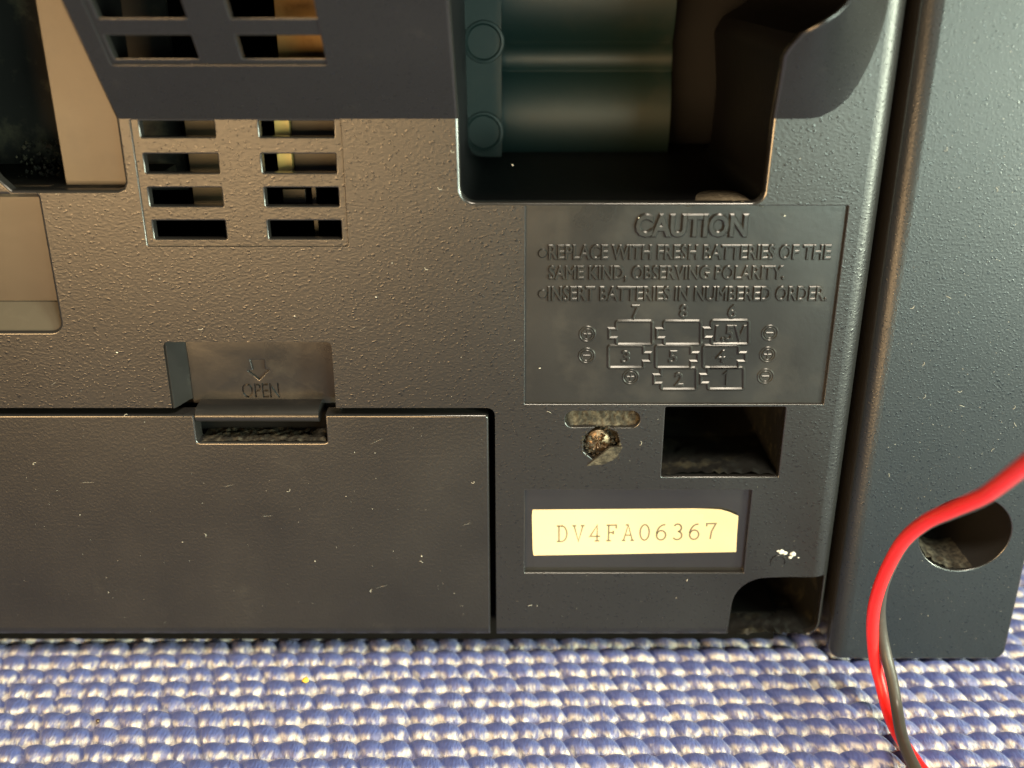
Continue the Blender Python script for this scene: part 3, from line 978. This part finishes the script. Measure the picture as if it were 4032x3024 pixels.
for q, y in rings:
    for k in range(n):
        t = 2 * math.pi * k / n; x = q * math.cos(t); z = q * math.sin(t)
        xr_ = x * math.cos(.5) - z * math.sin(.5); zr_ = x * math.sin(.5) + z * math.cos(.5)
        dep = .7 if (min(abs(xr_), abs(zr_)) < .28 and q < 1.2) else 0
        v.append((sc.x + x, .75 + y + dep + .12 * noise.noise(Vector((x * 3, z * 3, 1))), sc.z + z))
for j in range(len(rings) - 1): f += [(j * n + k, j * n + (k + 1) % n, (j + 1) * n + (k + 1) % n, (j + 1) * n + k) for k in range(n)]
mb.add(v, f); mb.build('screw', M['copper'], radio, smooth=40, label='tarnished screw caked with dust in the keyhole')
mb = Mesh(); random.seed(12)
for i in range(420):
    t = random.uniform(0, 2 * math.pi); q = cr * random.uniform(.55, 1.12)
    x = cc[0] + q * math.cos(t); z = cc[1] + q * math.sin(t) - (1.0 if random.random() < .12 else 0)
    if math.sin(t) > .55 and random.random() < .8: continue
    y = (.1 if q > cr else 1.3 - .9 * random.random() * (q / cr)) - .05
    r = random.uniform(.06, .26)
    d = [random.uniform(.5, 1.3) for _ in range(3)]
    v = [(x + r * d[0] * a + r * c * .5, y + r * b * .8, z + r * d[2] * c) for a, b, c in ((1, 0, 0), (-1, 0, 0), (0, 1, 0), (0, -1, 0), (0, 0, 1), (0, 0, -1))]
    mb.add(v, [(0, 2, 4), (2, 1, 4), (1, 3, 4), (3, 0, 4), (2, 0, 5), (1, 2, 5), (3, 1, 5), (0, 3, 5)])
# flap of torn plastic below the screw
a = [P3(2310, 1835, -.05), P3(2355, 1800, -.5), P3(2405, 1762, -.5), P3(2452, 1760, -.1), P3(2430, 1800, -.1), P3(2380, 1828, -.1)]
mb.add(a + [Vector(q) + Vector((0, .5, 0)) for q in a], [(0, 1, 2, 3, 4, 5), (11, 10, 9, 8, 7, 6)] + [(k, (k + 1) % 6, 6 + (k + 1) % 6, 6 + k) for k in range(6)])
mb.build('screw_dust', M['dusty'], radio, weld=False, kind='stuff', smooth=60)
# back of the keyhole
mb = Mesh(); mb.box(pc[0] - prx, pc[0] + prx, 2.3, 3, cc[1] - cr - .5, pc[1] + prz + .5); mb.build('keyhole_back', M['inside'], radio, smooth=0)

# moulded half ring by the corner hole, white glue next to it
mb = Mesh(); c = U(3065, 2212)
ridge(mb, [(c[0] + 1.15 * math.cos(math.radians(a)), c[1] + 1.15 * math.sin(math.radians(a))) for a in range(-20, 201, 20)], .35, .15, 0.0)
mb.build('moulded_ring', M['panel'], radio, smooth=30)


def blob(mb, c, r, sy=.5, seed=0, sub=2):
    bm = bmesh.new(); bmesh.ops.create_icosphere(bm, subdivisions=sub, radius=1)
    for v in bm.verts:
        k = 1 + .5 * noise.noise(v.co * 2.2 + Vector((seed, 0, 0)))
        v.co = Vector((v.co.x * r * k, v.co.y * r * sy * k, v.co.z * r * .8 * k)) + Vector(c)
    bm.verts.index_update(); mb.add([v.co.copy() for v in bm.verts], [[v.index for v in f.verts] for f in bm.faces]); bm.free()


glue = Mesh()
for i, (px, py, r) in enumerate(((3076, 2172, .5), (3090, 2178, .42), (3122, 2182, .5), (3112, 2195, .3), (3064, 2170, .25), (3144, 2196, .14))):
    blob(glue, P3(px, py, -.1), r, .4, i * 3)
g = glue.build('glue_spot', M['glue'], None, smooth=60)
g['label'] = 'small dried white glue blob above the bottom right corner hole'; g['category'] = 'glue'

# ------------------------------------------------------------------ right speaker box
spk = empty('speaker_box', (0, 0, 0), 'black plastic speaker box right of the radio, round hole low in its face', 'speaker')
SXL = (U(3640, 2)[0] + U(3425, 1600)[0] + U(3255, 2500)[0]) / 3
SXR = (U(4032, 2252)[0] + U(3962, 2530)[0]) / 2
print('SXL', U(3640, 2)[0], U(3425, 1600)[0], U(3255, 2500)[0], 'SXR', U(4032, 2252)[0], U(3962, 2530)[0])
SZB = U(3600, 2596)[1]
SR = 2.8


def syf(x, z):
    y = 0
    if x < SXL + SR:
        d = min(SR, SXL + SR - x); y += SR - math.sqrt(max(0, SR * SR - d * d))
    return y * .9


so = rr(SXL, SXR, SZB, ZT + 10, (1.8, 1.8, .5, .5), 6)
so = densify(so, 4)
hc = U(3801, 2104); hr = (U(3981, 2104)[0] - U(3622, 2104)[0]) / 2
hole = [(hc[0] + hr * math.cos(math.radians(a)), hc[1] + hr * .93 * math.sin(math.radians(a))) for a in range(0, 360, 9)]
ln = []
for k in range(0, 8):
    xx = SXL + SR - SR * math.sin(math.pi / 2 * k / 8.0)
    ln.append([(xx, SZB + 2), (xx, ZT + 9)])
mb = plate(so, [dict(loop=hole, bev=.2, yend=22)], syf, outer_bev=.35, outer_depth=lambda x, z: 90.0, lines=ln)
mb.build('cabinet', M['speaker'], spk, smooth=28)
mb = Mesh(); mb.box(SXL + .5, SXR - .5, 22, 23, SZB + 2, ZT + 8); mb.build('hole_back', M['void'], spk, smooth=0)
mb = Mesh()
v = []; f = []; nu, nv_ = 40, 14
for j in range(nv_ + 1):
    for i in range(nu + 1):
        a = math.radians(195 + 95 * i / nu); y = .4 + 9 * j / nv_
        n = noise.fractal(Vector((i * .25, j * .4, 2)), 1, 2, 4)
        r = hr - .02 - max(0, (.35 + .6 * n)) * math.sin(math.pi * i / nu) * (1 - .5 * j / nv_) * 1.0
        v.append((hc[0] + r * math.cos(a), y, hc[1] + r * .93 * math.sin(a)))
for j in range(nv_):
    for i in range(nu): a = j * (nu + 1) + i; f.append((a, a + 1, a + nu + 2, a + nu + 1))
mb.add(v, f); mb.build('hole_dust', M['dusty'], spk, kind='stuff', smooth=60)

mb = Mesh(); mb.box(SXL + 4, SXR - 4, 5, 80, -1.0, .4, .3); mb.build('base', M['void'], spk, smooth=0)  # added black block, stands in for the shade under the speaker
for (o_, xs_) in ((radio, (-80, 48)), (spk, (SXL + 6, SXR - 6))):
    for x in xs_:
        for y in (22, 62):
            mb = Mesh(); mb.box(x - 4, x + 4, y - 4, y + 4, -.9, ZB + .9 if o_ is radio else .3, .4)
            mb.build('rubber_foot', M['void'], o_)

# ------------------------------------------------------------------ twin wire
wire = empty('speaker_wire', (0, 0, 0), 'twisted red and black speaker wire hanging in front of the speaker box', 'wire')
WR = 0.9
rp = [(4150, 1745, -52), (4032, 1831, -46), (3933, 1908, -41), (3863, 1955, -37), (3747, 2006, -32), (3644, 2054, -27), (3560, 2125, -22), (3506, 2212, -18.5), (3468, 2297, -16), (3444, 2380, -14),
      (3436, 2447, -12.5), (3436, 2507, -11.5), (3445, 2600, -11), (3468, 2693, -12)]
R3 = [P3(*p) for p in rp]
for (px, py, h) in ((3492, 2787, 2.0), (3524, 2870, .9), (3566, 2940, .8), (3615, 3010, .7), (3672, 3090, .6), (3720, 3200, .6), (3760, 3360, .6)): R3.append(G(px, py, h))
bp = [(4150, 1760, -48), (4032, 1843, -43), (3933, 1920, -38.5), (3863, 1966, -35), (3747, 2016, -30), (3644, 2062, -25), (3562, 2132, -20), (3512, 2216, -16.3), (3477, 2300, -13.8), (3464, 2380, -12.2),
      (3466, 2447, -11.4), (3474, 2507, -11.4), (3492, 2590, -12.2), (3513, 2680, -14)]
B3 = [P3(*p) for p in bp]
for (px, py, h) in ((3531, 2787, 4.0), (3547, 2880, 3.0), (3570, 2955, 2.7), (3606, 3030, 2.4), (3655, 3115, 2.0), (3690, 3220, 1.2), (3720, 3380, .6)): B3.append(G(px, py, h))
mb = Mesh(); tube(mb, spline(R3, 7), WR, 14); mb.build('red_wire', M['red'], wire, smooth=60)
mb = Mesh(); tube(mb, spline(B3, 7), WR * .96, 14); mb.build('black_wire', M['black'], wire, smooth=60)

# ------------------------------------------------------------------ woven cloth
cloth_m = bpy.data.materials.new('blue_weave_painted_sheen'); cloth_m.use_nodes = True
nt = cloth_m.node_tree; N = nt.nodes; L = nt.links; b = N['Principled BSDF']
at = N.new('ShaderNodeAttribute'); at.attribute_name = 'painted_sheen'; at.attribute_type = 'GEOMETRY'
tc = N.new('ShaderNodeTexCoord')
mp = N.new('ShaderNodeMapping'); mp.inputs['Rotation'].default_value = (0, 0, math.radians(-28)); mp.inputs['Scale'].default_value = (1, .3, 1)
L.new(tc.outputs['Object'], mp.inputs['Vector'])
n1 = N.new('ShaderNodeTexNoise'); n1.inputs['Scale'].default_value = 2600; n1.inputs['Detail'].default_value = 4; L.new(mp.outputs[0], n1.inputs['Vector'])
n2 = N.new('ShaderNodeTexNoise'); n2.inputs['Scale'].default_value = 260; n2.inputs['Detail'].default_value = 3; L.new(tc.outputs['Object'], n2.inputs['Vector'])
r1 = N.new('ShaderNodeValToRGB')
r1.color_ramp.elements[0].color = (0.050, 0.078, 0.28, 1); r1.color_ramp.elements[1].color = (0.13, 0.17, 0.44, 1)
L.new(n1.outputs['Fac'], r1.inputs[0])
r2 = N.new('ShaderNodeValToRGB')
r2.color_ramp.elements[0].position = .42; r2.color_ramp.elements[1].position = .60
r2.color_ramp.elements[0].color = (0.21, 0.21, 0.36, 1); r2.color_ramp.elements[1].color = (0.78, 0.71, 0.62, 1)  # pale rib fronts: highlights on the blue fibre painted into the colour
n3 = N.new('ShaderNodeTexNoise'); n3.inputs['Scale'].default_value = 900; n3.inputs['Detail'].default_value = 3; L.new(mp.outputs[0], n3.inputs['Vector'])
L.new(n3.outputs['Fac'], r2.inputs[0])
mx = N.new('ShaderNodeMix'); mx.data_type = 'RGBA'; L.new(at.outputs['Fac'], mx.inputs['Factor'])
L.new(r1.outputs[0], mx.inputs['A']); L.new(r2.outputs[0], mx.inputs['B']); L.new(mx.outputs['Result'], b.inputs['Base Color'])
b.inputs['Roughness'].default_value = 0.6; b.inputs['Specular IOR Level'].default_value = 0.35
b.inputs['Sheen Weight'].default_value = 0.25; b.inputs['Sheen Roughness'].default_value = .5
bp_ = N.new('ShaderNodeBump'); bp_.inputs['Distance'].default_value = .00018; bp_.inputs['Strength'].default_value = 1
L.new(n1.outputs['Fac'], bp_.inputs['Height']); L.new(bp_.outputs[0], b.inputs['Normal'])

cl = empty('woven_cloth', (0, 0, 0)); cl['kind'] = 'structure'
cl['label'] = 'blue cloth woven in puffy ribs with pale highlights painted on their fronts'
PITCHY = 3.55; LOOP = 4.0
rng = np.random.default_rng(4)


def smooth_noise(n, step):
    k = int(n / step) + 3
    a = rng.uniform(-1, 1, k); x = np.arange(n) / step
    i = x.astype(int); t = x - i; t = t * t * (3 - 2 * t)
    return a[i] * (1 - t) + a[i + 1] * t


XA, XB = -135.0, 135.0
prof = []       # (y offset from row centre towards camera, height, painted highlight) of a rib
NP = 16
for row in range(-22, 12):
    vis = -9 <= row <= 1
    stepx = .22 if vis else .8
    xs = np.arange(XA, XB, stepx); n = len(xs)
    yc = row * PITCHY - 1.2
    ph = rng.uniform(-.3, .3) + row * .12
    per = LOOP * (1 + .0 * xs)
    warpx = smooth_noise(n, 30 / stepx) * 1.2
    u = ((xs + ph + warpx) / per)
    lobe = np.abs(np.sin(np.pi * u)) ** .7          # loops
    idx = np.floor(u).astype(int)
    lh = rng.uniform(.86, 1.12, 400)[idx % 400]       # each loop its own height
    seam = np.exp(-((np.abs(((u / 2) % 1) - 0.0) % 1) / .035) ** 2) + np.exp(-((1 - (u / 2) % 1) / .035) ** 2)
    fine = smooth_noise(n, .9 / stepx if vis else 2)
    fine2 = smooth_noise(n, .45 / stepx if vis else 2)
    rx = smooth_noise(n, 1.6 / stepx if vis else 2)
    V = np.zeros((NP + 1, n, 3)); Yn = np.zeros((NP + 1, n))
    for j in range(NP + 1):
        s = j / NP                     # 0 back (away), 1 front (towards camera)
        th = math.pi * s
        yy = math.cos(th) * PITCHY * .56
        zz = 1.55 * math.sin(th) ** .75
        f_top = math.exp(-((s - .42) / .30) ** 2)
        f_frt = math.exp(-((s - .78) / .16) ** 2)
        hh = zz * (0.60 + .40 * lobe * lh) * (1 - .35 * seam)
        out = f_frt * (.26 * fine + .30 * np.maximum(0, fine2) + .12)
        slant = (yy) * .35
        V[j, :, 0] = xs - slant + .05 * rx
        V[j, :, 1] = yc + yy * (0.84 + .22 * lobe) - out * .8
        V[j, :, 2] = hh + out * .6 - .2
        edge = .61 + .06 * fine + .10 * (lobe - .5)
        Yn[j] = np.clip((s - edge) / .16 + .5, 0, 1)
    ang = math.radians(1.1); ca, sa = math.cos(ang), math.sin(ang)
    X = V[..., 0] * ca - V[..., 1] * sa; Y = V[..., 0] * sa + V[..., 1] * ca
    co = np.stack([X, Y, V[..., 2] - 2.0], -1).reshape(-1, 3) * MM
    me = bpy.data.meshes.new('weave_rib')
    nf = NP * (n - 1)
    jj, ii = np.meshgrid(np.arange(NP), np.arange(n - 1), indexing='ij')
    a = (jj * n + ii).ravel()
    q = np.stack([a, a + n, a + n + 1, a + 1], 1)
    me.vertices.add(len(co)); me.vertices.foreach_set('co', co.ravel())
    me.loops.add(nf * 4); me.loops.foreach_set('vertex_index', q.ravel())
    me.polygons.add(nf); me.polygons.foreach_set('loop_start', np.arange(nf) * 4); me.polygons.foreach_set('use_smooth', np.ones(nf, bool))
    me.update(calc_edges=True)
    att = me.attributes.new('painted_sheen', 'FLOAT', 'POINT'); att.data.foreach_set('value', Yn.ravel())
    me.materials.append(cloth_m)
    o = bpy.data.objects.new('weave_rib', me); COL.objects.link(o); o.parent = cl
base_m = mat('cloth_backing', (0.05, 0.07, 0.16), 0.9, 0.1, grain=[('noise', 500, .2)])
mb = Mesh(); v = [(-400, -330, -2.3), (400, -330, -2.3), (400, 300, -2.3), (-400, 300, -2.3)]
mb.add(v, [(0, 1, 2, 3)]); mb.build('cloth_backing', base_m, cl, smooth=0)

# crumbs on the cloth
for (px, py, r, m, lab) in ((1203, 2678, .55, 'crumb', 'small yellow crumb on the blue cloth below the battery cover'),
                            ((385), 2838, .32, 'copper', 'tiny orange crumb on the blue cloth at the left')):
    mb = Mesh(); p = G(px, py, -.4); blob(mb, p, r, .9, px)
    o = mb.build('crumb', M[m], None, smooth=60); o['label'] = lab; o['category'] = 'crumb'

# ------------------------------------------------------------------ lint, dust specks and painted glints on the plastic
random.seed(21)
mb = Mesh()


def speck(x, z, y, r):
    t = random.uniform(0, 3.14); a, c = math.cos(t), math.sin(t); e = random.uniform(.5, 1.4)
    v = [(x + r * e * a, y, z + r * e * c), (x - r * c * .6, y, z + r * a * .6), (x - r * e * a, y, z - r * e * c), (x + r * c * .6, y, z - r * a * .6), (x, y - r * .7, z)]
    mb.add(v, [(0, 1, 4), (1, 2, 4), (2, 3, 4), (3, 0, 4)])


hl = [h['_o'] for h in H]
for i in range(650):
    px = random.uniform(30, 3350); py = random.uniform(480, 2500)
    x, z = U(px, py)
    if noise.noise(Vector((x * .06, z * .06, 4))) + .25 * (z < 30) < random.uniform(-.35, .3): continue
    if any(inside((x, z), q) for q in hl): continue
    if px > 3280 - (py - 1600) * .13: continue
    if 640 < px < 1330 and 1330 < py < 1760: continue
    if 1590 < py < 1650 and px < 1960: continue
    if 1915 < px < 1965 and py > 1590: continue
    speck(x, z, yf(x, z) + (0.05 if px < 1920 and py > 1640 else 0), random.choice((.03, .03, .04, .04, .05, .06, .09)))
for i in range(900):  # glints of the speaker's grain, painted as pale specks
    x = random.uniform(SXL + 3.5, SXR - 1); z = random.uniform(SZB + 1, 105)
    if math.hypot(x - hc[0], z - hc[1]) < hr + .3: continue
    speck(x, z, 0, random.choice((.02, .02, .025, .03, .03, .04, .07)))
for (px, py) in ((460, 1388), (2018, 430 + 220), (1480, 1170), (1660, 2190), (1240, 2210), (1160, 1245), (2515, 858), (2795, 1012), (2125, 1450), (3090, 850), (2705, 2285)):
    x, z = U(px, py); speck(x, z, 0, .16)
for i in range(46):   # curly fibres
    if i < 30: px, py = random.uniform(100, 3200), random.uniform(500, 2450); x, z = U(px, py)
    else: px = 3000; x, z = random.uniform(SXL + 4, SXR - 2), random.uniform(8, 100)
    if i < 30 and any(inside((x, z), q) for q in hl): continue
    if 640 < px < 1330 and 1330 < py < 1760: continue
    t = random.uniform(0, 6.28); c = random.uniform(-1.5, 1.5); P = []
    for k in range(7):
        P.append((x, -.04 - .08 * math.sin(k / 6 * 3.14), z)); s_ = random.uniform(.08, .16)
        x += math.cos(t) * s_; z += math.sin(t) * s_; t += c * .35
    tube(mb, P, .022, 4)
for i in range(16):   # hairline scratches
    px, py = random.uniform(150, 3150), random.uniform(560, 2420)
    x, z = U(px, py)
    if any(inside((x, z), q) for q in hl) or (640 < px < 1330 and 1330 < py < 1760): continue
    t = random.uniform(-.2, .6); L_ = random.uniform(.6, 2.4)
    tube(mb, [(x + math.cos(t) * L_ * k / 4, -.002, z + math.sin(t) * L_ * k / 4 + .03 * random.random()) for k in range(5)], [.001, .007, .009, .007, .001], 4)
o = mb.build('dust_and_glint_specks', M['lint'], None, weld=False, smooth=0)
o['label'] = 'pale dust specks, lint fibres and painted grain glints on the black plastic'; o['kind'] = 'stuff'
